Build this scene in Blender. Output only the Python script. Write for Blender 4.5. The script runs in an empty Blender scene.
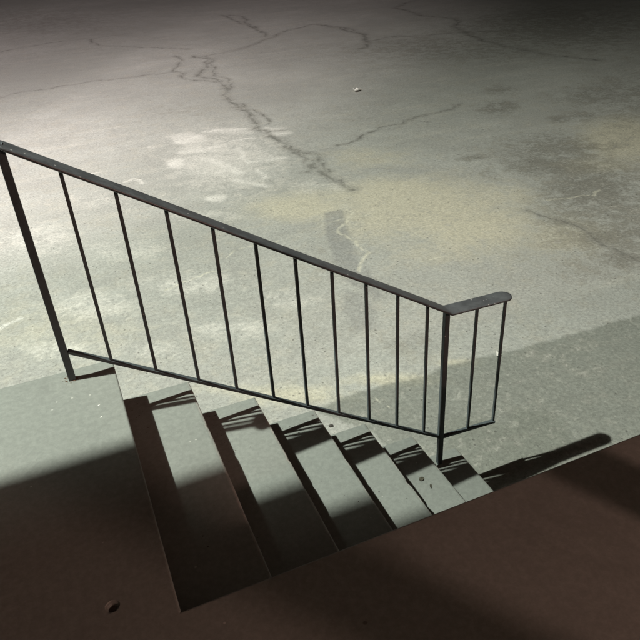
import bpy, bmesh, math, random
import numpy as np
from mathutils import Vector, Matrix
random.seed(7); rng = np.random.default_rng(7)
sc = bpy.context.scene
COL = sc.collection
G = -1.36                       # level of the parking lot; the porch floor is z = 0
WL = [(0.06, [(1.455, 7.786), (1.51, 7.847)]), (0.05, [(1.73, 8.704), (2.013, 8.808)]), (0.03, [(2.171, 9.005), (2.508, 8.903), (2.858, 8.792)]), (0.035, [(1.636, 8.22), (1.882, 8.165), (2.206, 8.168)]), (0.025, [(2.379, 7.948), (2.286, 7.498), (2.329, 7.231), (2.801, 7.168)]), (0.04, [(1.867, 7.766), (2.015, 7.337), (2.097, 6.926)]), (0.03, [(1.859, 7.119), (2.04, 7.094)]), (0.03, [(1.978, 6.705), (2.141, 6.442), (2.258, 6.292)]), (0.04, [(3.03, 8.676), (3.077, 8.216), (3.238, 8.227)]), (0.035, [(1.521, 6.288), (1.674, 6.268)]), (0.03, [(1.276, 8.722), (1.315, 8.696)]), (0.02, [(0.718, 7.441), (0.841, 7.492), (0.907, 7.282)]), (0.02, [(2.4, 8.319), (2.736, 8.268)]), (0.015, [(0.211, 7.97), (0.471, 7.986)]), (0.02, [(2.334, 6.909), (2.328, 6.571)]), (0.015, [(-0.803, 4.289), (-0.707, 4.379), (-0.641, 4.417)])]
CR = [(0.036, [(3.522, 15.313), (3.477, 13.764), (3.337, 12.35), (3.165, 11.343), (3.068, 10.289), (3.11, 9.681), (3.001, 8.954), (2.983, 8.398), (3.002, 7.921), (3.046, 7.357), (2.979, 6.681), (2.993, 6.159), (3.073, 6.008), (3.085, 5.635)]), (0.022, [(3.666, 15.191), (3.568, 13.503), (3.488, 12.233), (3.295, 11.434)]), (0.02, [(3.19, 10.364), (3.237, 9.592), (3.154, 8.849)]), (0.022, [(3.043, 7.621), (3.05, 6.96), (3.091, 6.305)]), (0.034, [(3.745, 15.124), (4.523, 15.292), (5.626, 16.317), (6.582, 17.236), (7.609, 17.59), (7.872, 16.644), (7.836, 15.624), (7.485, 14.268), (6.911, 13.472)]), (0.035, [(7.609, 17.59), (7.872, 16.644), (7.836, 15.624), (7.485, 14.268)]), (0.03, [(5.93, 21.7), (5.955, 20.101), (5.7, 16.535)]), (0.03, [(6.122, 21.498), (5.847, 17.299)]), (0.026, [(3.147, 15.629), (2.733, 13.923), (2.771, 13.184), (2.954, 12.645), (3.236, 12.279)]), (0.026, [(-0.744, 13.708), (0.204, 13.849), (1.217, 14.05), (2.758, 13.842)]), (0.028, [(-0.707, 19.56), (1.005, 20.124), (1.666, 19.932), (1.995, 18.281), (3.634, 16.158)]), (0.024, [(1.645, 19.746), (3.343, 19.881)]), (0.02, [(3.602, 7.255), (4.818, 7.646), (5.51, 7.888), (6.149, 8.155)]), (0.02, [(4.424, 4.151), (4.484, 3.874), (4.609, 3.436), (4.546, 3.063), (4.562, 2.75), (4.599, 2.346)]), (0.04, [(12.04, 19.8), (10.004, 14.155), (9.597, 11.882), (9.636, 10.415), (10.047, 9.315)]), (0.03, [(7.485, 14.268), (9.285, 13.87), (10.981, 13.02)]), (0.005, [(2.479, 1.783), (2.86, 1.755), (3.479, 1.652), (3.992, 1.6)]), (0.004, [(1.74, 2.318), (1.763, 2.24), (1.781, 2.153)]), (0.0001, [(5.795, 14.287), (6.04, 9.205), (7.275, 8.632)])]
LT = [(0.012, [(2.798, 5.312), (2.6, 4.798), (2.523, 4.368), (2.429, 3.993), (2.266, 3.763)]), (0.01, [(2.417, 4.905), (2.665, 4.941), (2.943, 4.901)]), (0.009, [(2.771, 3.684), (3.057, 3.664), (3.24, 3.609)]), (0.008, [(1.261, 4.649), (1.602, 4.787), (2.077, 4.759)]), (0.007, [(1.569, 2.074), (1.602, 1.974), (1.617, 1.931)]), (0.01, [(0.591, 4.298), (0.839, 4.375), (1.225, 4.385)]), (0.012, [(4.746, 4.28), (5.43, 4.208)])]
EL = {'yellow': [(3.525, 4.845, 0.885, -0.528, -0.37, -0.641, 0.75), (2.729, 5.491, 0.59, -0.354, -0.144, -0.331, 0.6), (4.305, 3.504, 0.405, -0.233, -0.296, -0.359, 0.45), (2.356, 5.475, 0.469, -0.279, -0.127, -0.325, 0.8), (3.43, 5.244, 0.582, -0.352, -0.26, -0.484, 0.8), (3.695, 4.132, 0.56, -0.326, -0.302, -0.456, 0.75), (3.023, 4.823, 0.46, -0.271, -0.27, -0.528, 0.6), (6.971, 5.452, 0.434, -0.288, -0.676, -0.708, 0.9), (5.987, 4.824, 0.385, -0.244, -0.194, -0.215, 0.5), (4.407, 4.619, 0.369, -0.223, -0.206, -0.289, 0.5), (3.762, 6.552, 0.442, -0.283, -0.178, -0.359, 0.4), (1.13, 2.333, 0.372, -0.189, -0.036, -0.093, 0.6), (1.76, 2.202, 0.311, -0.159, -0.032, -0.061, 0.7), (-0.338, 4.043, 0.537, -0.284, -0.037, -0.499, 0.25), (3.273, 3.836, 0.495, -0.282, -0.212, -0.337, 0.4), (0.772, 2.578, 0.255, -0.13, -0.02, -0.066, 0.4), (0.832, 2.423, 0.093, -0.047, -0.02, -0.063, 0.5), (2.301, 2.152, 0.139, -0.072, -0.027, -0.042, 0.6)], 'dark': [(5.529, 4.987, 0.487, -0.306, -0.181, -0.219, 0.8), (5.34, 4.262, 0.451, -0.274, -0.447, -0.506, 0.7), (4.825, 3.205, 0.237, -0.136, -0.29, -0.303, 0.6), (8.367, 7.234, 0.721, -0.531, -0.522, -0.565, 0.4), (5.231, 3.989, 0.524, -0.314, -1.195, -1.321, 0.5), (5.964, 5.514, 0.617, -0.401, -0.467, -0.565, 0.55), (4.521, 2.887, 0.188, -0.106, -0.202, -0.211, 0.7), (5.4, 5.195, 0.377, -0.238, -0.203, -0.257, 0.8), (6.171, 5.476, 0.308, -0.201, -0.16, -0.187, 0.7), (5.534, 4.323, 0.455, -0.279, -0.597, -0.661, 0.55), (6.468, 7.633, 0.246, -0.175, -0.236, -0.334, 0.5), (4.95, 3.402, 0.243, -0.142, -0.425, -0.45, 0.45), (7.193, 8.519, 0.211, -0.158, -0.201, -0.282, 0.4), (7.292, 6.574, 0.228, -0.159, -0.212, -0.242, 0.4), (8.528, 12.215, 1.813, -1.584, -0.857, -1.366, 0.35), (12.09, 12.932, 1.824, -1.801, -2.1, -2.544, 0.5), (2.132, 10.562, 0.451, -0.319, -0.12, -0.538, 0.2), (8.506, 6.75, 0.695, -0.505, -1.303, -1.321, 0.35), (2.047, 4.112, 0.149, -0.083, -0.161, -0.382, 0.15), (4.84, 5.862, 0.21, -0.134, -0.086, -0.129, 0.5), (2.189, 7.227, 0.694, -0.439, -0.118, -0.388, 0.12), (-0.008, 26.338, 2.901, -2.957, -0.123, -4.275, 0.3), (4.596, 3.285, 0.206, -0.118, -0.123, -0.136, 0.8), (4.504, 3.746, 0.168, -0.098, -0.08, -0.096, 0.6), (1.997, 2.571, 0.167, -0.087, -0.076, -0.142, 0.2), (2.23, 2.525, 0.053, -0.028, -0.125, -0.213, 0.25), (4.696, 5.222, 0.118, -0.074, -0.117, -0.168, 0.4), (6.694, 7.689, 0.198, -0.142, -0.175, -0.242, 0.5), (6.903, 6.651, 0.16, -0.111, -0.134, -0.162, 0.5)], 'white': [(1.87, 8.785, 0.263, -0.174, -0.072, -0.304, 0.9), (1.455, 7.786, 0.108, -0.069, -0.055, -0.252, 0.95), (1.882, 8.165, 0.3, -0.195, -0.057, -0.228, 0.7), (2.546, 8.815, 0.344, -0.232, -0.061, -0.208, 0.7), (3.09, 8.387, 0.167, -0.112, -0.087, -0.246, 0.8), (1.594, 6.244, 0.104, -0.063, -0.03, -0.109, 0.9), (2.603, 7.294, 0.257, -0.164, -0.055, -0.159, 0.7), (1.909, 7.45, 0.212, -0.134, -0.076, -0.28, 0.6), (2.043, 6.747, 0.243, -0.15, -0.064, -0.211, 0.5), (-0.062, 4.352, 0.363, -0.196, -0.028, -0.257, 0.45), (0.816, 4.28, 0.41, -0.225, -0.053, -0.225, 0.4), (-0.392, 6.062, 0.395, -0.226, -0.026, -0.499, 0.4), (0.93, 3.372, 0.29, -0.154, -0.042, -0.145, 0.4), (0.348, 5.367, 0.464, -0.263, -0.036, -0.243, 0.35), (1.528, 3.59, 0.229, -0.124, -0.048, -0.128, 0.35), (-0.362, 3.727, 0.293, -0.153, -0.011, -0.15, 0.4), (0.287, 3.388, 0.213, -0.111, -0.021, -0.112, 0.35), (2.095, 7.62, 0.693, -0.444, -0.359, -1.265, 0.55), (1.882, 8.165, 0.375, -0.244, -0.16, -0.639, 0.45), (2.476, 7.045, 0.342, -0.216, -0.206, -0.607, 0.35), (2.815, 5.99, 0.415, -0.254, -0.13, -0.309, 0.3), (1.349, 5.808, 0.398, -0.234, -0.043, -0.168, 0.35), (0.559, 6.793, 0.651, -0.391, -0.06, -0.403, 0.25)]}
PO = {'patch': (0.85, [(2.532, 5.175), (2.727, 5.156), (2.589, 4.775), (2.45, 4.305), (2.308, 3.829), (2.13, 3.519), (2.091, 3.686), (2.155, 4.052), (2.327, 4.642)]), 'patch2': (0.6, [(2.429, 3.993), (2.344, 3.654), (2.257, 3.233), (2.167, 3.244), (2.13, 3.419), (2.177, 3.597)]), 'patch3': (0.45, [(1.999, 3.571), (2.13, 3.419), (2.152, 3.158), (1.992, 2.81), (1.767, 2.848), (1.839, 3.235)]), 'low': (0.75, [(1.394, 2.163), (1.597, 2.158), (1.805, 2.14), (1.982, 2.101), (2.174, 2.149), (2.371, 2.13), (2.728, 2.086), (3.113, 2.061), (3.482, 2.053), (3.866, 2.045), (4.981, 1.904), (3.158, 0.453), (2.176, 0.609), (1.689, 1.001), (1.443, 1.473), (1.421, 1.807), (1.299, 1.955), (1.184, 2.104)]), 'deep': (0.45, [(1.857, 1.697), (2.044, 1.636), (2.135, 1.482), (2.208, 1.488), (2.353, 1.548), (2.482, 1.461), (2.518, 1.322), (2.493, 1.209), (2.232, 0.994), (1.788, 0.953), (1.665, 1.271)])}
ROOF_Y = 1.19
LAMP = (-4.1, 1.86, 8.7)
SHADOW_POSTS = [(1.71, -1.05, 'unseen post added to shade the foreground floor, nearer the lower end of the stairs'), (1.55, -1.75, 'unseen post added to shade the foreground floor, nearer the building wall')]  # unseen posts added to cast soft shadow bands on the foreground floor
LAMPS = [('street_lamp_light', 'SPOT', LAMP, 7000, (1, 1.035, .93), .07, (-.2, 4.2, G), {'spot_size': math.radians(106), 'spot_blend': 1.0}),
         ('added_penumbra_light', 'SPOT', LAMP, 420, (.98, 1.04, .93), .5, (.3, 4.6, G), {'spot_size': math.radians(120), 'spot_blend': 1.0}),  # weak wide source added at the lamp to stretch the roof's shadow edge
         ('wall_flood_light', 'SPOT', (-7, -2.6, 8.6), 30000, (1, .86, .87), .6, (-2.8, 21, G), {'spot_size': math.radians(74), 'spot_blend': 1.0}),
         ('doorway_light', 'POINT', (2.9, -3.7, 1.95), 245, (1, .565, .465), .09, None, {})]
SKY = ((.9, .68, .64), .010)

# ------------------------------------------------------------------ helpers
def link(name, me, mat=None, parent=None):
    o = bpy.data.objects.new(name, me); COL.objects.link(o)
    if mat is not None: me.materials.append(mat)
    if parent is not None: o.parent = parent
    return o
def tag(o, label=None, cat=None, group=None, kind=None):
    if label: o['label'] = label
    if cat: o['category'] = cat
    if group: o['group'] = group
    if kind: o['kind'] = kind
    return o
def from_bm(name, bm, mat, parent=None, smooth=False):
    bmesh.ops.recalc_face_normals(bm, faces=bm.faces)
    me = bpy.data.meshes.new(name); bm.to_mesh(me); bm.free()
    if smooth:
        for p in me.polygons: p.use_smooth = True
    return link(name, me, mat, parent)
def box(bm, x0, x1, y0, y1, z0, z1):
    v = [bm.verts.new((x, y, z)) for z in (z0, z1) for x, y in ((x0, y0), (x1, y0), (x1, y1), (x0, y1))]
    for f in ((0,3,2,1),(4,5,6,7),(0,1,5,4),(1,2,6,5),(2,3,7,6),(3,0,4,7)): bm.faces.new([v[i] for i in f])
    return v
def bevel(o, w, seg=3, angle=30):
    m = o.modifiers.new('bevel', 'BEVEL'); m.width = w; m.segments = seg; m.limit_method = 'ANGLE'; m.angle_limit = math.radians(angle)
    m.harden_normals = False
    for p in o.data.polygons: p.use_smooth = False
    return o

class N:
    """tiny node-tree writer"""
    def __init__(s, name):
        s.m = bpy.data.materials.new(name); s.m.use_nodes = True; s.t = s.m.node_tree; s.t.nodes.clear()
        s.out = s.t.nodes.new('ShaderNodeOutputMaterial'); s.b = s.t.nodes.new('ShaderNodeBsdfPrincipled')
        s.l(s.b.outputs[0], s.out.inputs[0])
        s.co = s.t.nodes.new('ShaderNodeTexCoord').outputs['Object']
    def l(s, a, b): s.t.links.new(a, b)
    def put(s, sock, v):
        if isinstance(v, bpy.types.NodeSocket): s.l(v, sock)
        elif v is not None: sock.default_value = v
    def noise(s, scale, detail=4, rough=.55, co=None, dist=0, color=False):
        n = s.t.nodes.new('ShaderNodeTexNoise'); n.inputs['Scale'].default_value = scale; n.inputs['Detail'].default_value = detail
        n.inputs['Roughness'].default_value = rough; n.inputs['Distortion'].default_value = dist
        s.l(co or s.co, n.inputs['Vector']); return n.outputs['Color' if color else 'Fac']
    def voro(s, scale, feature='F1', co=None, out='Distance', rnd=1):
        n = s.t.nodes.new('ShaderNodeTexVoronoi'); n.feature = feature; n.inputs['Scale'].default_value = scale
        n.inputs['Randomness'].default_value = rnd
        s.l(co or s.co, n.inputs['Vector']); return n.outputs[out]
    def math(s, op, a, b=None, c=None):
        n = s.t.nodes.new('ShaderNodeMath'); n.operation = op
        for i, v in enumerate((a, b, c)): s.put(n.inputs[i], v) if v is not None else None
        return n.outputs[0]
    def vmath(s, op, a, b=None, sc=None):
        n = s.t.nodes.new('ShaderNodeVectorMath'); n.operation = op
        s.put(n.inputs[0], a)
        if b is not None: s.put(n.inputs[1], b)
        if sc is not None: s.put(n.inputs['Scale'], sc)
        return n.outputs[0]
    def ramp(s, v, lo, hi, a=0., b=1., smooth=True):
        n = s.t.nodes.new('ShaderNodeMapRange'); n.interpolation_type = 'SMOOTHSTEP' if smooth else 'LINEAR'
        s.put(n.inputs[0], v); n.inputs[1].default_value = lo; n.inputs[2].default_value = hi
        n.inputs[3].default_value = a; n.inputs[4].default_value = b; return n.outputs[0]
    def mix(s, f, a, b, mode='MIX'):
        n = s.t.nodes.new('ShaderNodeMix'); n.data_type = 'RGBA'; n.blend_type = mode
        s.put(n.inputs[0], f)
        for i, v in ((6, a), (7, b)):
            if isinstance(v, (tuple, list)): v = (*v[:3], 1)
            s.put(n.inputs[i], v)
        return n.outputs[2]
    def attr(s, name):
        n = s.t.nodes.new('ShaderNodeAttribute'); n.attribute_name = name; return n.outputs['Fac']
    def geo(s, out='Position'):
        return s.t.nodes.new('ShaderNodeNewGeometry').outputs[out]
    def bump(s, h, strength=.3, dist=.01):
        n = s.t.nodes.new('ShaderNodeBump'); n.inputs['Strength'].default_value = strength; n.inputs['Distance'].default_value = dist
        s.l(h, n.inputs['Height']); s.l(n.outputs[0], s.b.inputs['Normal'])
    def finish(s, col=None, rough=None, metal=0., spec=.5):
        if isinstance(col, (tuple, list)): col = (*col[:3], 1)
        s.put(s.b.inputs['Base Color'], col); s.put(s.b.inputs['Roughness'], rough)
        s.put(s.b.inputs['Metallic'], metal); s.put(s.b.inputs['Specular IOR Level'], spec)
        return s.m

# ------------------------------------------------------------------ materials
def mat_pavement():
    n = N('worn_pavement')
    big = n.noise(.35, 5, .6); mid = n.noise(1.7, 6, .65, dist=.4); fine = n.noise(38, 5, .75); grain = n.noise(160, 3, .7)
    speck = n.voro(95); speck2 = n.voro(46)
    warp = n.math('SUBTRACT', n.noise(5.5, 5, .65), .5); warp2 = n.math('SUBTRACT', n.noise(24, 4, .7), .5)
    base = n.mix(n.ramp(big, .35, .65), (.49, .50, .47), (.58, .59, .555))
    base = n.mix(n.ramp(mid, .3, .72, 0, .55), base, (.44, .438, .41))
    # streaks dragged by tyres, roughly along the driving direction
    mp = n.t.nodes.new('ShaderNodeMapping'); mp.inputs['Rotation'].default_value = (0, 0, math.radians(-4)); mp.inputs['Scale'].default_value = (.35, 2.4, 1)
    n.l(n.co, mp.inputs[0]); streak = n.noise(1.6, 6, .7, co=mp.outputs[0])
    base = n.mix(n.ramp(streak, .52, .72, 0, .40), base, (.66, .645, .58))
    base = n.mix(n.ramp(streak, .46, .26, 0, .35), base, (.40, .398, .375))
    # stains: attributes hold soft shapes on the lot; noise frays them
    def st(name, lo, hi, k=1., w=.9, w2=.35):
        a = n.math('ADD', n.attr(name), n.math('MULTIPLY', warp, w)); a = n.math('ADD', a, n.math('MULTIPLY', warp2, w2))
        return n.ramp(a, lo, hi, 0, k)
    base = n.mix(st('yellow', -.05, .75, .85, 1.2), base, (.72, .68, .54))
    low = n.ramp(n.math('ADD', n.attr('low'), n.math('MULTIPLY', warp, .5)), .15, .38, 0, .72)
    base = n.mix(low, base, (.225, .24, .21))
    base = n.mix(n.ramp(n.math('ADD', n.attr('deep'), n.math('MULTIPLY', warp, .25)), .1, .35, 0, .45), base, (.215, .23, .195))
    base = n.mix(n.ramp(n.math('ADD', n.attr('patch'), n.math('MULTIPLY', warp, .55)), .15, .6, 0, .62), base, (.33, .335, .33))
    base = n.mix(st('dark', .04, .75, .68, 2.0, 1.3), base, (.21, .20, .17))
    base = n.mix(st('white', .05, .75, .72, 1.5, 1.1), base, (.86, .85, .80))
    wl = n.math('ADD', n.attr('white_line'), n.math('ADD', n.math('MULTIPLY', warp, 2.4), n.math('MULTIPLY', warp2, 2.6)))
    base = n.mix(n.math('MULTIPLY', n.ramp(wl, 1.7, .1, 0, .9), n.ramp(n.noise(9, 5, .75), .34, .6, .25, 1.)), base, (.90, .89, .84))
    lcr = n.math('ADD', n.attr('light_line'), n.math('MULTIPLY', warp2, 2.2))
    base = n.mix(n.ramp(lcr, 2.3, .3, 0, .7), base, (.78, .76, .64))
    # cracks, frayed and partly filled
    c = n.math('ADD', n.attr('crack'), n.math('MULTIPLY', warp, 2.0)); c = n.math('ADD', c, n.math('MULTIPLY', warp2, 2.6))
    core = n.ramp(c, 1.4, .0); halo = n.ramp(c, 4.4, .4, 0, .62)
    gap = n.ramp(n.noise(6.1, 4, .7), .36, .60, .3, 1.)
    base = n.mix(n.math('MULTIPLY', halo, gap), base, (.31, .305, .28))
    base = n.mix(n.math('MULTIPLY', n.math('MULTIPLY', core, gap), .55), base, (.15, .15, .13))
    blot = n.noise(7.5, 6, .72, dist=.5)
    base = n.mix(n.ramp(blot, .54, .72, 0, .34), base, (.34, .335, .30)); base = n.mix(n.ramp(blot, .44, .30, 0, .30), base, (.70, .69, .63))
    # aggregate
    base = n.mix(n.ramp(fine, .3, .72, 0, .5), n.mix(1, base, (.62, .62, .61), 'MULTIPLY'), n.mix(1, base, (1.24, 1.24, 1.22), 'MULTIPLY'))
    pick = n.voro(95, out='Color')
    sep = n.t.nodes.new('ShaderNodeSeparateColor'); n.l(pick, sep.inputs[0])
    dk = n.math('MULTIPLY', n.ramp(speck, .42, .25), n.math('GREATER_THAN', sep.outputs[0], .80))
    lt = n.math('MULTIPLY', n.ramp(speck, .40, .25), n.math('LESS_THAN', sep.outputs[0], .16))
    base = n.mix(n.math('MULTIPLY', dk, .42), base, (.11, .11, .10)); base = n.mix(n.math('MULTIPLY', lt, .28), base, n.mix(1, base, (1.5, 1.5, 1.48), 'MULTIPLY'))
    pick2 = n.voro(23, out='Color'); sep2 = n.t.nodes.new('ShaderNodeSeparateColor'); n.l(pick2, sep2.inputs[0])
    pit = n.math('MULTIPLY', n.ramp(n.voro(23), .22, .12), n.math('GREATER_THAN', sep2.outputs[1], .86))
    base = n.mix(n.math('MULTIPLY', pit, .6), base, (.10, .10, .09))
    h = n.math('ADD', n.math('MULTIPLY', fine, .6), n.math('MULTIPLY', speck2, .35)); h = n.math('ADD', h, n.math('MULTIPLY', grain, .25))
    h = n.math('SUBTRACT', h, n.math('MULTIPLY', core, .9)); h = n.math('SUBTRACT', h, n.math('MULTIPLY', pit, .6))
    h = n.math('ADD', h, n.math('MULTIPLY', mid, .8))
    n.bump(h, .55, .008)
    return n.finish(base, .88, spec=.3)

def mat_paint(name, tone=(.212, .230, .210), worn=.5):
    n = N(name)
    big = n.noise(1.1, 4, .5); mid = n.noise(5, 4, .55); fine = n.noise(70, 4, .7); grime = n.noise(4.2, 7, .72, dist=.6)
    c = n.mix(n.ramp(big, .35, .68), tone, tuple(t * 1.08 for t in tone))
    c = n.mix(n.ramp(mid, .35, .8, 0, .35), c, tuple(t * .90 for t in tone))
    c = n.mix(n.ramp(grime, .60, .85, 0, .30 * worn), c, (.20, .18, .14))
    c = n.mix(n.ramp(n.noise(48, 6, .8), .34, .70, 0, 1.), n.mix(1, c, (.86, .86, .86), 'MULTIPLY'), n.mix(1, c, (1.1, 1.1, 1.09), 'MULTIPLY'))
    c = n.mix(n.ramp(n.noise(2.6, 7, .75, dist=.8), .50, .68, 0, .30 * worn), c, tuple(t * .62 for t in tone))
    scuff = n.ramp(n.noise(13, 8, .8, dist=1.2), .70, .78, 0, .22 * worn); c = n.mix(scuff, c, (.46, .46, .42))
    pk = n.t.nodes.new('ShaderNodeSeparateColor'); n.l(n.voro(17, out='Color'), pk.inputs[0])
    fl = n.math('MULTIPLY', n.ramp(n.voro(17), .13, .07), n.math('GREATER_THAN', pk.outputs[0], .955))
    c = n.mix(n.math('MULTIPLY', fl, .75), c, (.085, .08, .07))
    fl2 = n.math('MULTIPLY', n.ramp(n.voro(33), .16, .09), n.math('LESS_THAN', pk.outputs[1], .025)); c = n.mix(n.math('MULTIPLY', fl2, .5), c, (.55, .55, .50))
    # bare concrete along worn nosings
    edge = n.math('MULTIPLY', n.ramp(n.attr('edge'), .3, 1.), n.ramp(n.noise(22, 4, .7), .36, .60, .15, 1.)); c = n.mix(n.math('MULTIPLY', edge, .6), c, (.42, .41, .37))
    h = n.math('ADD', n.math('MULTIPLY', fine, .45), n.math('MULTIPLY', mid, .12)); h = n.math('SUBTRACT', h, n.math('MULTIPLY', fl, .5))
    n.bump(h, .22, .006)
    return n.finish(c, n.ramp(mid, .3, .7, .55, .72), spec=.4), n

def mat_metal(name='painted_steel', k=1., rg=.36):
    n = N(name)
    cool = .84 if k > 1 else .96  # the lightened copy is cooled to offset reddish light on the bars
    a = n.noise(14, 5, .65); f = n.noise(120, 4, .7); chip = n.noise(46, 5, .72)
    c = n.mix(n.ramp(a, .35, .7), (.060 * k * cool, .061 * k, .065 * k), (.084 * k * cool, .087 * k, .092 * k))
    c = n.mix(n.ramp(chip, .70, .76, 0, .8), c, (.13, .085, .06))
    sp = n.t.nodes.new('ShaderNodeSeparateColor'); n.l(n.voro(60, out='Color'), sp.inputs[0])
    c = n.mix(n.math('MULTIPLY', n.math('MULTIPLY', n.ramp(n.voro(60), .28, .16), n.math('GREATER_THAN', sp.outputs[0], .95)), .8), c, (.42, .41, .40))
    n.bump(n.math('ADD', n.math('MULTIPLY', f, .4), a), .25, .002)
    return n.finish(c, n.ramp(a, .3, .7, rg, rg + .18), metal=.0, spec=.6 if rg < .5 else .3)

def simple(name, col, rough=.8, var=.2, scale=20, bump=.3):
    n = N(name); a = n.noise(scale, 4, .6)
    c = n.mix(n.ramp(a, .3, .7), tuple(x * (1 - var) for x in col), tuple(min(1, x * (1 + var)) for x in col))
    n.bump(a, bump, .004); return n.finish(c, rough)

M_PAV = mat_pavement()
M_STEP, _ = mat_paint('painted_concrete')
M_FLOOR, _ = mat_paint('painted_porch_floor', (.212, .227, .206), .9)
M_STEEL = mat_metal(); M_BAR = mat_metal('painted_steel_bounce_lit', 1.25, .62)  # bars share the cap's paint, lightened in colour to stand in for bounce light
M_WHITE = simple('paper', (.78, .77, .72), .8, .08)
M_GRIT = simple('pale_grit', (.33, .325, .295), .9, .5, 9)
M_STONE = simple('dark_stone', (.075, .07, .062), .9, .4, 60)
M_LEAF = simple('dry_leaf', (.052, .050, .034), .8, .4, 90)
M_RUST = simple('rust', (.13, .085, .055), .95, .4, 60)
M_WOOD = simple('painted_timber', (.22, .20, .18), .6, .05, 6)
M_WALL = simple('rendered_wall', (.32, .30, .27), .9, .08, 5)
M_HOLE = simple('hole_dirt', (.07, .06, .05), .95, .3, 60)

# ------------------------------------------------------------------ the parking lot
def axis(lo, hi, fine_lo, fine_hi, step, grow):
    a = list(np.arange(fine_lo, fine_hi, step)); v, s = a[-1], step
    while v < hi: s *= grow; v += s; a.append(min(v, hi))
    v, s, b = a[0], step, []
    while v > lo: s *= 1.35; v -= s; b.append(max(v, lo))
    return np.array(b[::-1] + a)
xs = axis(-150, 160, -2.2, 6.5, .035, 1.02); ys = axis(-20, 170, .9, 7.5, .035, 1.012)
X, Y = np.meshgrid(xs, ys, indexing='ij'); Xf, Yf = X.ravel(), Y.ravel()
near = (Xf > -6) & (Xf < 30) & (Yf > 0) & (Yf < 45)
Px, Py = Xf[near], Yf[near]
def seg_field(lines, cap=12):
    out = np.full(Px.shape, float(cap))
    for w, pts in lines:
        for (ax, ay), (bx, by) in zip(pts[:-1], pts[1:]):
            dx, dy = bx - ax, by - ay; L = dx * dx + dy * dy + 1e-9
            t = np.clip(((Px - ax) * dx + (Py - ay) * dy) / L, 0, 1)
            out = np.minimum(out, np.hypot(Px - ax - t * dx, Py - ay - t * dy) / w)
    return out
def jag(lines, amp=.16, levels=4, seed=3, branch=0.):
    q = np.random.default_rng(seed); out = []
    for w, pts in lines:
        P = [np.array(p) for p in pts]
        for lv in range(levels):
            n = [P[0]]
            for a, b in zip(P[:-1], P[1:]):
                d = b - a; L = math.hypot(*d)
                if L < .06: n.append(b); continue
                m = (a + b) / 2 + np.array((-d[1], d[0])) * q.normal(0, amp); n += [m, b]
            P = n
        out.append((w, [tuple(p) for p in P]))
        for a, b in zip(P[:-1], P[1:]):
            if q.random() < branch:
                d = (b - a); ang = q.choice((-1, 1)) * q.uniform(.5, 1.2); L = math.hypot(*d) + 1e-6
                c, s_ = math.cos(ang), math.sin(ang); u = np.array((d[0] * c - d[1] * s_, d[0] * s_ + d[1] * c)) / L
                l = q.uniform(.08, .35); out.append((w * .5, [tuple(a), tuple(a + u * l * .5 + q.normal(0, .02, 2)), tuple(a + u * l + q.normal(0, .03, 2))]))
    return out
def ell_field(lst):
    out = np.zeros(Px.shape)
    for cx, cy, ax, ay, bx, by, s in lst:
        det = ax * by - ay * bx
        u = ((Px - cx) * by - (Py - cy) * bx) / det; v = (-(Px - cx) * ay + (Py - cy) * ax) / det
        out = np.maximum(out, s * np.exp(-.8 * (u * u + v * v) ** 1.3))
    return out
def poly_field(pts, feather):
    inside = np.zeros(Px.shape, bool); d = np.full(Px.shape, 1e9)
    for (ax, ay), (bx, by) in zip(pts, pts[1:] + pts[:1]):
        dx, dy = bx - ax, by - ay; L = dx * dx + dy * dy + 1e-9
        t = np.clip(((Px - ax) * dx + (Py - ay) * dy) / L, 0, 1)
        d = np.minimum(d, np.hypot(Px - ax - t * dx, Py - ay - t * dy))
        c = ((ay > Py) != (by > Py)); inside ^= c & (Px < (bx - ax) * (Py - ay) / (by - ay + 1e-12) + ax)
    return np.clip(.5 + np.where(inside, d, -d) / feather, 0, 1)
def full(v, fill=0.):
    a = np.full(Xf.shape, fill); a[near] = v; return a
Zf = G + .012 * np.sin(Xf * .9 + 1) * np.sin(Yf * .7) * np.clip((np.hypot(Xf - 1, Yf) - 2.2) / 3, 0, 1)
nx, ny = len(xs), len(ys)
idx = np.arange(nx * ny).reshape(nx, ny)
quads = np.stack([idx[:-1, :-1], idx[1:, :-1], idx[1:, 1:], idx[:-1, 1:]], -1).reshape(-1, 4)
me = bpy.data.meshes.new('pavement')
me.vertices.add(nx * ny); me.vertices.foreach_set('co', np.stack([Xf, Yf, Zf], 1).ravel().astype(np.float32))
me.loops.add(quads.size); me.loops.foreach_set('vertex_index', quads.ravel().astype(np.int32))
me.polygons.add(len(quads)); me.polygons.foreach_set('loop_start', (np.arange(len(quads)) * 4).astype(np.int32))
me.update(calc_edges=True); me.validate()
def put_attr(name, arr):
    a = me.attributes.new(name, 'FLOAT', 'POINT'); a.data.foreach_set('value', arr.astype(np.float32))
put_attr('crack', full(seg_field(jag(CR, .10, branch=.025)), 12.)); put_attr('light_line', full(seg_field(jag(LT, .1)), 12.))
put_attr('white_line', full(seg_field(jag([(w_ * 1.7, q_) for w_, q_ in WL], .08)), 12.))
for k in ('yellow', 'dark', 'white'): put_attr(k, full(ell_field(EL[k])))
pf = {k: poly_field(p, .10 if k.startswith('patch') else .16) * s for k, (s, p) in PO.items()}
put_attr('patch', full(np.maximum(np.maximum(pf['patch'], pf['patch2']), pf['patch3'])))
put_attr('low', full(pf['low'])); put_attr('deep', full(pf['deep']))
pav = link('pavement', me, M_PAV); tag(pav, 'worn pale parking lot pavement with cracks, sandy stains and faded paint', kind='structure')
for p in (me.polygons,): p.foreach_set('use_smooth', np.ones(len(me.polygons), bool))

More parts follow.
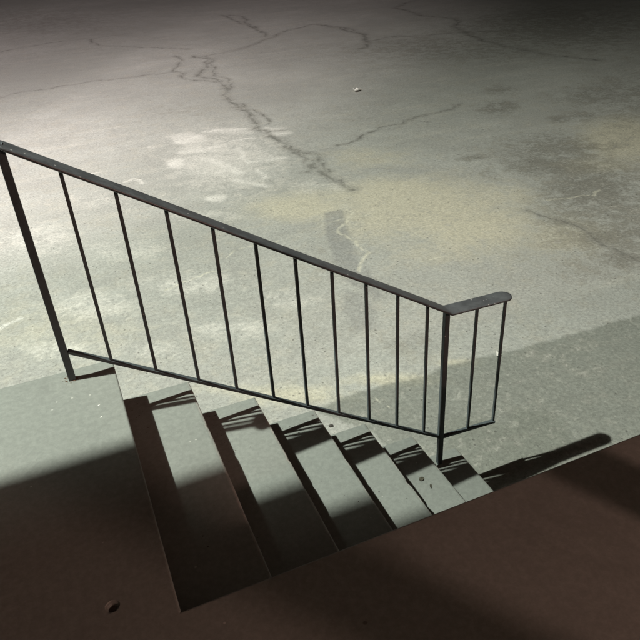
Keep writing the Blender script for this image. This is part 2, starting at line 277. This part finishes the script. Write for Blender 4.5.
# ------------------------------------------------------------------ porch floor (landing + walkway beside the stairs)
W = 1.2503
bm = bmesh.new()
out = [(-6, -5), (7, -5), (7, 0), (0, 0), (0, 1.2503), (-.43, 1.252), (-6, 1.26)]
NS = 16; hc, hr = (-.160, .090), .0195
ring = [(hc[0] + hr * (1 + .05 * math.sin(3 * a + 1)) * math.cos(a), hc[1] + hr * (1 + .04 * math.sin(5 * a)) * math.sin(a)) for a in (2 * math.pi * i / NS for i in range(NS))]
vo = [bm.verts.new((x, y, 0)) for x, y in out]; vi = [bm.verts.new((x, y, 0)) for x, y in ring]
ed = [bm.edges.new((vo[i], vo[(i + 1) % len(vo)])) for i in range(len(vo))]; ei = [bm.edges.new((vi[i], vi[(i + 1) % NS])) for i in range(NS)]
bmesh.ops.triangle_fill(bm, edges=ed + ei, use_beauty=True)
for f in list(bm.faces):
    c = f.calc_center_median()
    if math.hypot(c.x - hc[0], c.y - hc[1]) < hr * .8: bm.faces.remove(f)
lo = [bm.verts.new((x, y, G - .05)) for x, y in out]
for i in range(len(vo)):
    j = (i + 1) % len(vo); bm.faces.new((vo[i], lo[i], lo[j], vo[j]))
prev = vi                                              # the recessed hole
for dz, k in ((-.003, .90), (-.0045, .70), (-.013, .60)):
    nxt = [bm.verts.new((hc[0] + (x - hc[0]) * k, hc[1] + (y - hc[1]) * k, dz)) for x, y in ring]
    for i in range(NS): bm.faces.new((prev[i], prev[(i + 1) % NS], nxt[(i + 1) % NS], nxt[i]))
    prev = nxt
ff = bm.faces.new(prev); ff.material_index = 1
floor = from_bm('porch_floor', bm, M_FLOOR); floor.data.materials.append(M_HOLE)
bw = floor.data.attributes.new('bevel_weight_edge', 'FLOAT', 'EDGE')
for e in floor.data.edges:
    a, b = (floor.data.vertices[i].co for i in e.vertices)
    if a.z == 0 and b.z == 0 and abs(a.x - b.x) * abs(a.y - b.y) < 1e-3 and all(abs(q.y) < 1e-6 or abs(q.x) < 1e-6 or q.y > 1.2 for q in (a, b)) and (abs(a.y - b.y) < .01 or abs(a.x - b.x) < 1e-6): bw.data[e.index].value = 1
bevel(floor, .007, 3).modifiers[0].limit_method = 'WEIGHT'
tag(floor, 'painted concrete porch floor and landing at the top of the stairs', kind='structure')

# ------------------------------------------------------------------ stairs: six treads, each a cast block
SX = [0, .2822, .562, .8445, 1.117, 1.3979, 1.6803]; SZ = [0, -.2105, -.3984, -.5801, -.7738, -.9709, -1.1682]
def empty(name, loc=(0, 0, 0)):
    o = bpy.data.objects.new(name, None); COL.objects.link(o); o.location = loc; o.empty_display_size = .2; return o
stairs = tag(empty('stairs', (0, 0, G)), 'grey painted concrete stairs going down from the porch to the pavement', 'stairs')
def step_mesh(k, bad):
    x0, x1, z = SX[k - 1] - .03, SX[k], SZ[k]
    bm = bmesh.new(); n = 60
    # cross-section swept along y, so the nosing line and the treads wander a little as cast concrete does
    ysn = np.linspace(-.002 - .0005 * k, W - .0006 * k, n); prof = []
    for i, y in enumerate(ysn):
        w = .0004 * math.sin(y * 7 + k * 2) + .0005 * math.sin(y * 23 + k)
        chip = 0
        for cy, cw, cd in bad: chip += cd * math.exp(-((y - cy) / cw) ** 2)
        sag = -.0012 * math.sin(y * 5 + k)
        prof.append([(x0, z + sag), (x1 - .016 - chip, z + sag), (x1 - .006 - chip + w, z - .0018 - chip * .3), (x1 - .0015 + w - chip * .8, z - .006 - chip * .5), (x1 + w, z - .015 - chip), (x1 + w * .5, z - .05), (x1, G - z + z - .03), (x0, G - .03)])
    vs = [[bm.verts.new((p[0], y, p[1])) for p in pr] for y, pr in zip(ysn, prof)]
    m = len(vs[0])
    for a, b in zip(vs[:-1], vs[1:]):
        for j in range(m): bm.faces.new((a[j], a[(j + 1) % m], b[(j + 1) % m], b[j]))
    bm.faces.new(vs[0]); bm.faces.new(vs[-1][::-1])
    bmesh.ops.translate(bm, verts=bm.verts, vec=(0, 0, -G))
    return bm
bad = {1: [(.93, .012, .004)], 2: [(.80, .010, .004), (.63, .008, .003)], 3: [(.88, .012, .003)], 4: [(.80, .018, .006)], 5: [(1.02, .012, .003)], 6: []}
for k in range(1, 7):
    s = from_bm('step', step_mesh(k, bad[k]), M_STEP, stairs)
    for p in s.data.polygons: p.use_smooth = True
    s.data.set_sharp_from_angle(angle=math.radians(45))
    at = s.data.attributes.new('edge', 'FLOAT', 'POINT')
    for v in s.data.vertices: at.data[v.index].value = 1. if (v.co.x > SX[k] - .013 and v.co.z + G > SZ[k] - .03) else 0.

# ------------------------------------------------------------------ handrail
YR = 1.1823; XA = -.1618; SL = -.657; H0 = .9052; B0 = .1433; XP = 1.5334; XR = .3355
SC = -.650
ztop = lambda x: (H0 + .012 + SC * (x - XA)) if x <= XP else (H0 + .012 + SC * (XP - XA)) - (x - XP) * .03
zbot = lambda x: (B0 + SL * (x - XA)) if x <= XP else (B0 + SL * (XP - XA)) - (x - XP) * .058
rail = tag(empty('handrail', (XA, YR, 0)), 'dark grey steel stair railing with thin balusters and a flat cap rail', 'handrail')
def sweep(stations, loops):                # stations: (point, dir_up Vector, half-width scale); loops: profile (y, n)
    bm = bmesh.new(); rings = []
    for p, nrm, hw in stations:
        rings.append([bm.verts.new((p[0] + nrm.x * c, YR + b * hw, p[1] + nrm.z * c)) for b, c in loops])
    m = len(loops)
    for a, b in zip(rings[:-1], rings[1:]):
        for j in range(m): bm.faces.new((a[j], a[(j + 1) % m], b[(j + 1) % m], b[j]))
    bm.faces.new(rings[0]); bm.faces.new(rings[-1][::-1])
    bmesh.ops.translate(bm, verts=bm.verts, vec=(-XA, -YR, 0)); return bm
def profile(w, t, r, seg=4):
    pts = []
    for cx, cz, a0 in ((w / 2 - r, r, -90), (w / 2 - r, t - r, 0), (-w / 2 + r, t - r, 90), (-w / 2 + r, r, 180)):
        for i in range(seg + 1):
            a = math.radians(a0 + 90 * i / seg); pts.append((cx + r * math.cos(a), cz + r * math.sin(a)))
    return pts
CW, CT = .092, .0125
def cap_rail():
    t1 = Vector((1, 0, SC)).normalized(); n1 = Vector((-t1.z, 0, t1.x)); t2 = Vector((1, 0, -.03)).normalized(); n2 = Vector((-t2.z, 0, t2.x))
    st = []; xa = XA - .022; xe = XP + XR + .024
    for i in range(9):                        # rounded start
        a = math.radians(90 * i / 8); off = 0
        st.append(((xa + off * 0 + .044 * (1 - math.cos(a)), ztop(xa + .044 * (1 - math.cos(a)))), n1, max(.12, math.sin(a))))
    for i in range(1, 30):
        x = xa + .044 + (XP - .02 - xa - .044) * i / 29; st.append(((x, ztop(x) + .0012 * math.sin(x * 6)), n1, 1))
    nm = (n1 + n2).normalized(); st.append(((XP, ztop(XP)), nm / max(.5, nm.dot(n1)), 1))
    for i in range(1, 9):
        x = XP + (xe - .044 - XP) * i / 8; st.append(((x, ztop(x)), n2, 1))
    for i in range(1, 9):
        a = math.radians(90 * i / 8); x = xe - .044 + .044 * math.sin(a); st.append(((x, ztop(x)), n2, max(.12, math.cos(a))))
    return sweep(st, profile(CW, CT, .0055))
cap = from_bm('cap_rail', cap_rail(), M_STEEL, rail, smooth=True); cap.data.set_sharp_from_angle(angle=math.radians(50))
def bottom_rail():
    t1 = Vector((1, 0, SL)).normalized(); n1 = Vector((-t1.z, 0, t1.x)); t2 = Vector((1, 0, -.058)).normalized(); n2 = Vector((-t2.z, 0, t2.x)); nm = (n1 + n2).normalized()
    T = .0125
    st = [((x, zbot(x) - T / n1.z + (.001 * math.sin(x * 5))), n1, 1) for x in np.linspace(XA + .011, XP - .015, 24)]
    st.append(((XP, zbot(XP) - T * 1.05), nm, 1)); st += [((x, zbot(x) - T), n2, 1) for x in np.linspace(XP + .03, XP + XR + .006, 6)]
    return sweep(st, profile(.024, T, .0015, 2))
br_ = from_bm('bottom_rail', bottom_rail(), M_BAR, rail); 
def post(x, z0, z1, w, lean=0):
    bm = bmesh.new(); v = box(bm, x - XA - w / 2, x - XA + w / 2, -w / 2, w / 2, z0, z1)
    for q in v[:4]: q.co.x += lean
    return bm
p1 = from_bm('post', post(XA, -.004, ztop(XA) + .010, .0262), M_BAR, rail); bevel(p1, .002, 2)
p2 = from_bm('post', post(XP - .004, SZ[6] - .004, ztop(XP) + .006, .0262), M_BAR, rail); bevel(p2, .002, 2)
for i in range(1, 11):
    x = XA + .1585 * i; b = from_bm('baluster', post(x, zbot(x) - .004, ztop(x) + .010, .0128, random.uniform(-.003, .003)), M_BAR, rail); bevel(b, .0012, 2)
for x in (XP + .170, XP + XR):
    b = from_bm('baluster', post(x, zbot(x) - .004, ztop(x) + .008, .0128, -.002), M_BAR, rail); bevel(b, .0012, 2)

# ------------------------------------------------------------------ litter
def chunk(name, x, y, z, sx, sy, sz, mat, seed, rot=0):
    r = random.Random(seed); bm = bmesh.new(); bmesh.ops.create_icosphere(bm, subdivisions=2, radius=1)
    ph = [r.uniform(0, 6) for _ in range(6)]
    for v in bm.verts:
        c = v.co; k = 1 + .18 * math.sin(3 * c.x + ph[0]) + .15 * math.sin(4 * c.y + ph[1]) + .12 * math.sin(5 * c.z + ph[2])
        v.co = Vector((c.x * sx * k, c.y * sy * k, c.z * sz * k + sz * .8))
    o = from_bm(name, bm, mat); o.location = (x, y, z); o.rotation_euler = (0, 0, rot); return o
def sheet(name, x, y, z, w, h, mat, seed, rot, curl=.3, n=7, pointed=False):
    r = random.Random(seed); bm = bmesh.new(); g = []
    for i in range(n):
        row = []
        for j in range(n):
            u, v = i / (n - 1) * 2 - 1, j / (n - 1) * 2 - 1
            k = math.sqrt(max(.02, 1 - abs(u) ** 1.6)) if pointed else 1 + .10 * math.sin(5 * u + seed)
            zz = curl * w * (abs(v) ** 2 * .6 + .5 * math.sin(2.4 * u + seed) ** 2 + .15 * math.sin(6 * v * u + 1))
            row.append(bm.verts.new((u * w / 2, v * h / 2 * k, zz + .001)))
        g.append(row)
    for i in range(n - 1):
        for j in range(n - 1): bm.faces.new((g[i][j], g[i + 1][j], g[i + 1][j + 1], g[i][j + 1]))
    o = from_bm(name, bm, mat, smooth=True); o.location = (x, y, z); o.rotation_euler = (0, 0, rot)
    s = o.modifiers.new('thickness', 'SOLIDIFY'); s.thickness = .0012; s.offset = 1; return o
tag(sheet('paper_scrap', 5.18, 9.89, G + .013, .15, .08, M_WHITE, 1, .3), 'small white paper scrap lying alone far out on the pavement', 'litter')
tag(sheet('paper_scrap', 2.597, 2.11, G + .004, .055, .03, M_WHITE, 3, .9), 'tiny white paper scrap on the pavement just beyond the lower end of the railing', 'litter')
tag(sheet('dead_leaf', 1.277, .950, SZ[5] + .001, .030, .022, M_LEAF, 4, .5, .18, pointed=True), 'round dark leaf scrap on the second lowest tread', 'leaf')
tag(sheet('leaf_stalk', 1.295, .889, SZ[5] + .001, .026, .009, M_LEAF, 5, 1.1, .12, pointed=True), 'thin dark stalk lying beside the leaf scrap on the second lowest tread', 'leaf')
tag(chunk('stone', 1.191, 1.938, G, .014, .011, .009, M_STONE, 6), 'small dark stone on the pavement next to the middle treads', 'stone')
# pale grit scattered over the lot
bm = bmesh.new(); r = random.Random(11)
for i in range(900):
    d = 1.35 + 9 * r.random() ** 2.2; a = math.radians(r.uniform(-8, 62)); x, y = d * math.sin(a) * 1.1 - .2, d * math.cos(a) + (.1 if d > 2 else .5)
    if y < W + .03 and x < 1.75: continue
    s = r.uniform(.001, .0036) * r.uniform(.45, .85) * (1.6 if r.random() < .04 else 1)
    z = G + .012 * math.sin(x * .9 + 1) * math.sin(y * .7) * min(1, max(0, (math.hypot(x - 1, y) - 2.2) / 3))
    bmesh.ops.create_icosphere(bm, subdivisions=1, radius=s, matrix=Matrix.Translation((x, y, z + s * .3)) @ Matrix.Diagonal((r.uniform(.8, 1.5), r.uniform(.7, 1.2), r.uniform(.4, .7), 1)))
tag(from_bm('grit', bm, M_GRIT), 'fine pale grit scattered over the pavement', 'grit', kind='stuff')
# crumbs of dirt lying on the treads, mostly in the corners and at the open ends
bm = bmesh.new(); r = random.Random(21)
for i in range(150):
    k = r.randint(1, 6); x = SX[k - 1] + abs(r.gauss(0, .05)) + .004 if r.random() < .6 else r.uniform(SX[k - 1], SX[k] - .03)
    if x > SX[k] - .025: continue
    y = W - .02 - abs(r.gauss(0, .12)) if r.random() < .5 else r.uniform(.35, W - .02); s = r.uniform(.0008, .0026)
    bmesh.ops.create_icosphere(bm, subdivisions=1, radius=s, matrix=Matrix.Translation((x, y, SZ[k] + s * .1)) @ Matrix.Diagonal((r.uniform(.8, 1.8), r.uniform(.7, 1.2), r.uniform(.4, .7), 1)))
tag(from_bm('dirt_crumbs', bm, M_STONE), 'dark crumbs of dirt scattered over the treads', 'dirt', kind='stuff')
# rust crumbs round the foot of the upper post
bm = bmesh.new(); r = random.Random(5)
for i in range(46):
    a = r.uniform(0, 6.28); d = .016 + abs(r.gauss(0, .012)); s = r.uniform(.0012, .0034)
    bmesh.ops.create_icosphere(bm, subdivisions=1, radius=s, matrix=Matrix.Translation((XA - .010 + d * math.cos(a), YR + d * .7 * math.sin(a), s * .4)) @ Matrix.Diagonal((r.uniform(.8, 1.6), 1, .6, 1)))
tag(from_bm('rust_crumbs', bm, M_RUST), 'rusty crumbs around the foot of the upper railing post', 'rust', kind='stuff')
for i, (x, y, lb) in enumerate(((-.087, .967, 'white paint fleck on the landing, the one farther from the camera'), (-.089, .893, 'white paint fleck on the landing, the one nearer the camera'))):
    tag(chunk('paint_fleck', x, y, -.0005, .0038, .0024, .0006, M_WHITE, 30 + i, .4), lb, 'paint fleck')

# ------------------------------------------------------------------ the porch the photographer stands under, plus added shadow posts
bm = bmesh.new(); box(bm, -30, 14, -5.0, ROOF_Y, 3.60, 3.78); rf = from_bm('porch_roof', bm, M_WOOD); tag(rf, 'flat porch roof over the walkway', kind='structure')
bm = bmesh.new(); box(bm, -30, 14, -5.3, -5.0, G - .05, 4.6); wl = from_bm('building_wall', bm, M_WALL); tag(wl, 'rendered building wall behind the porch', kind='structure')
for (x, y, lb) in SHADOW_POSTS:
    bm = bmesh.new(); box(bm, -.06, .06, -.06, .06, .14, 3.599); box(bm, -.085, .085, -.085, .085, 0.001, .14)
    o = from_bm('unseen_shadow_post', bm, M_WOOD); bevel(o, .006, 2); o.location = (x, y, 0); tag(o, lb, 'post')

# street lamp that lights the lot
LX, LY, LZ = LAMP
lampo = tag(empty('street_lamp', (LX - 1.2, LY, G)), 'tall street lamp standing to the left of the porch', 'street lamp')
bm = bmesh.new(); bmesh.ops.create_cone(bm, segments=24, radius1=.10, radius2=.05, depth=LZ - G + .4, cap_ends=True, matrix=Matrix.Translation((0, 0, (LZ - G + .4) / 2))); from_bm('pole', bm, M_STEEL, lampo)
bm = bmesh.new(); box(bm, .0, 1.0, -.03, .03, LZ - G + .28, LZ - G + .34); from_bm('arm', bm, M_STEEL, lampo)
bm = bmesh.new(); box(bm, .85, 1.5, -.16, .16, LZ - G + .16, LZ - G + .27); bevel(from_bm('lamp_head', bm, M_STEEL, lampo), .03)

def lamp(name, kind, loc, power, color, size, target=None, **kw):
    d = bpy.data.lights.new(name, kind); d.energy = power; d.color = color
    if kind in ('POINT', 'SPOT'): d.shadow_soft_size = size
    for k, v in kw.items(): setattr(d, k, v)
    o = bpy.data.objects.new(name, d); COL.objects.link(o); o.location = loc
    if target is not None: o.rotation_euler = (Vector(target) - Vector(loc)).to_track_quat('-Z', 'Y').to_euler()
    return o
for L in LAMPS: lamp(*L[:7], **L[7])

# ------------------------------------------------------------------ night sky
w = bpy.data.worlds.new('World'); sc.world = w; w.use_nodes = True; nt = w.node_tree; nt.nodes.clear()
o_ = nt.nodes.new('ShaderNodeOutputWorld'); bg = nt.nodes.new('ShaderNodeBackground'); bg.inputs[0].default_value = (*SKY[0], 1); bg.inputs[1].default_value = SKY[1]
sk = nt.nodes.new('ShaderNodeTexSky'); sk.sky_type = 'NISHITA'; sk.sun_disc = False; sk.sun_elevation = math.radians(-4); sk.sun_rotation = math.radians(200)
b2 = nt.nodes.new('ShaderNodeBackground'); b2.inputs[1].default_value = .02; ad = nt.nodes.new('ShaderNodeAddShader')
nt.links.new(sk.outputs[0], b2.inputs[0]); nt.links.new(bg.outputs[0], ad.inputs[0]); nt.links.new(b2.outputs[0], ad.inputs[1]); nt.links.new(ad.outputs[0], o_.inputs[0])

# ------------------------------------------------------------------ camera
cd = bpy.data.cameras.new('camera'); cam = bpy.data.objects.new('camera', cd); COL.objects.link(cam); sc.camera = cam
cam.location = (.0002, -1.1441, 1.5116); cam.rotation_mode = 'XYZ'; cam.rotation_euler = (1.01281855, .0576983, -.39746205)
cd.sensor_fit = 'HORIZONTAL'; cd.sensor_width = 36; cd.lens = 36 * 669.17 / 640; cd.clip_start = .05; cd.clip_end = 500
vs = sc.view_settings; sc.display_settings.display_device = 'sRGB'; vs.view_transform = 'Standard'; vs.look = 'None'; vs.exposure = 0; vs.gamma = 1; vs.use_curve_mapping = False
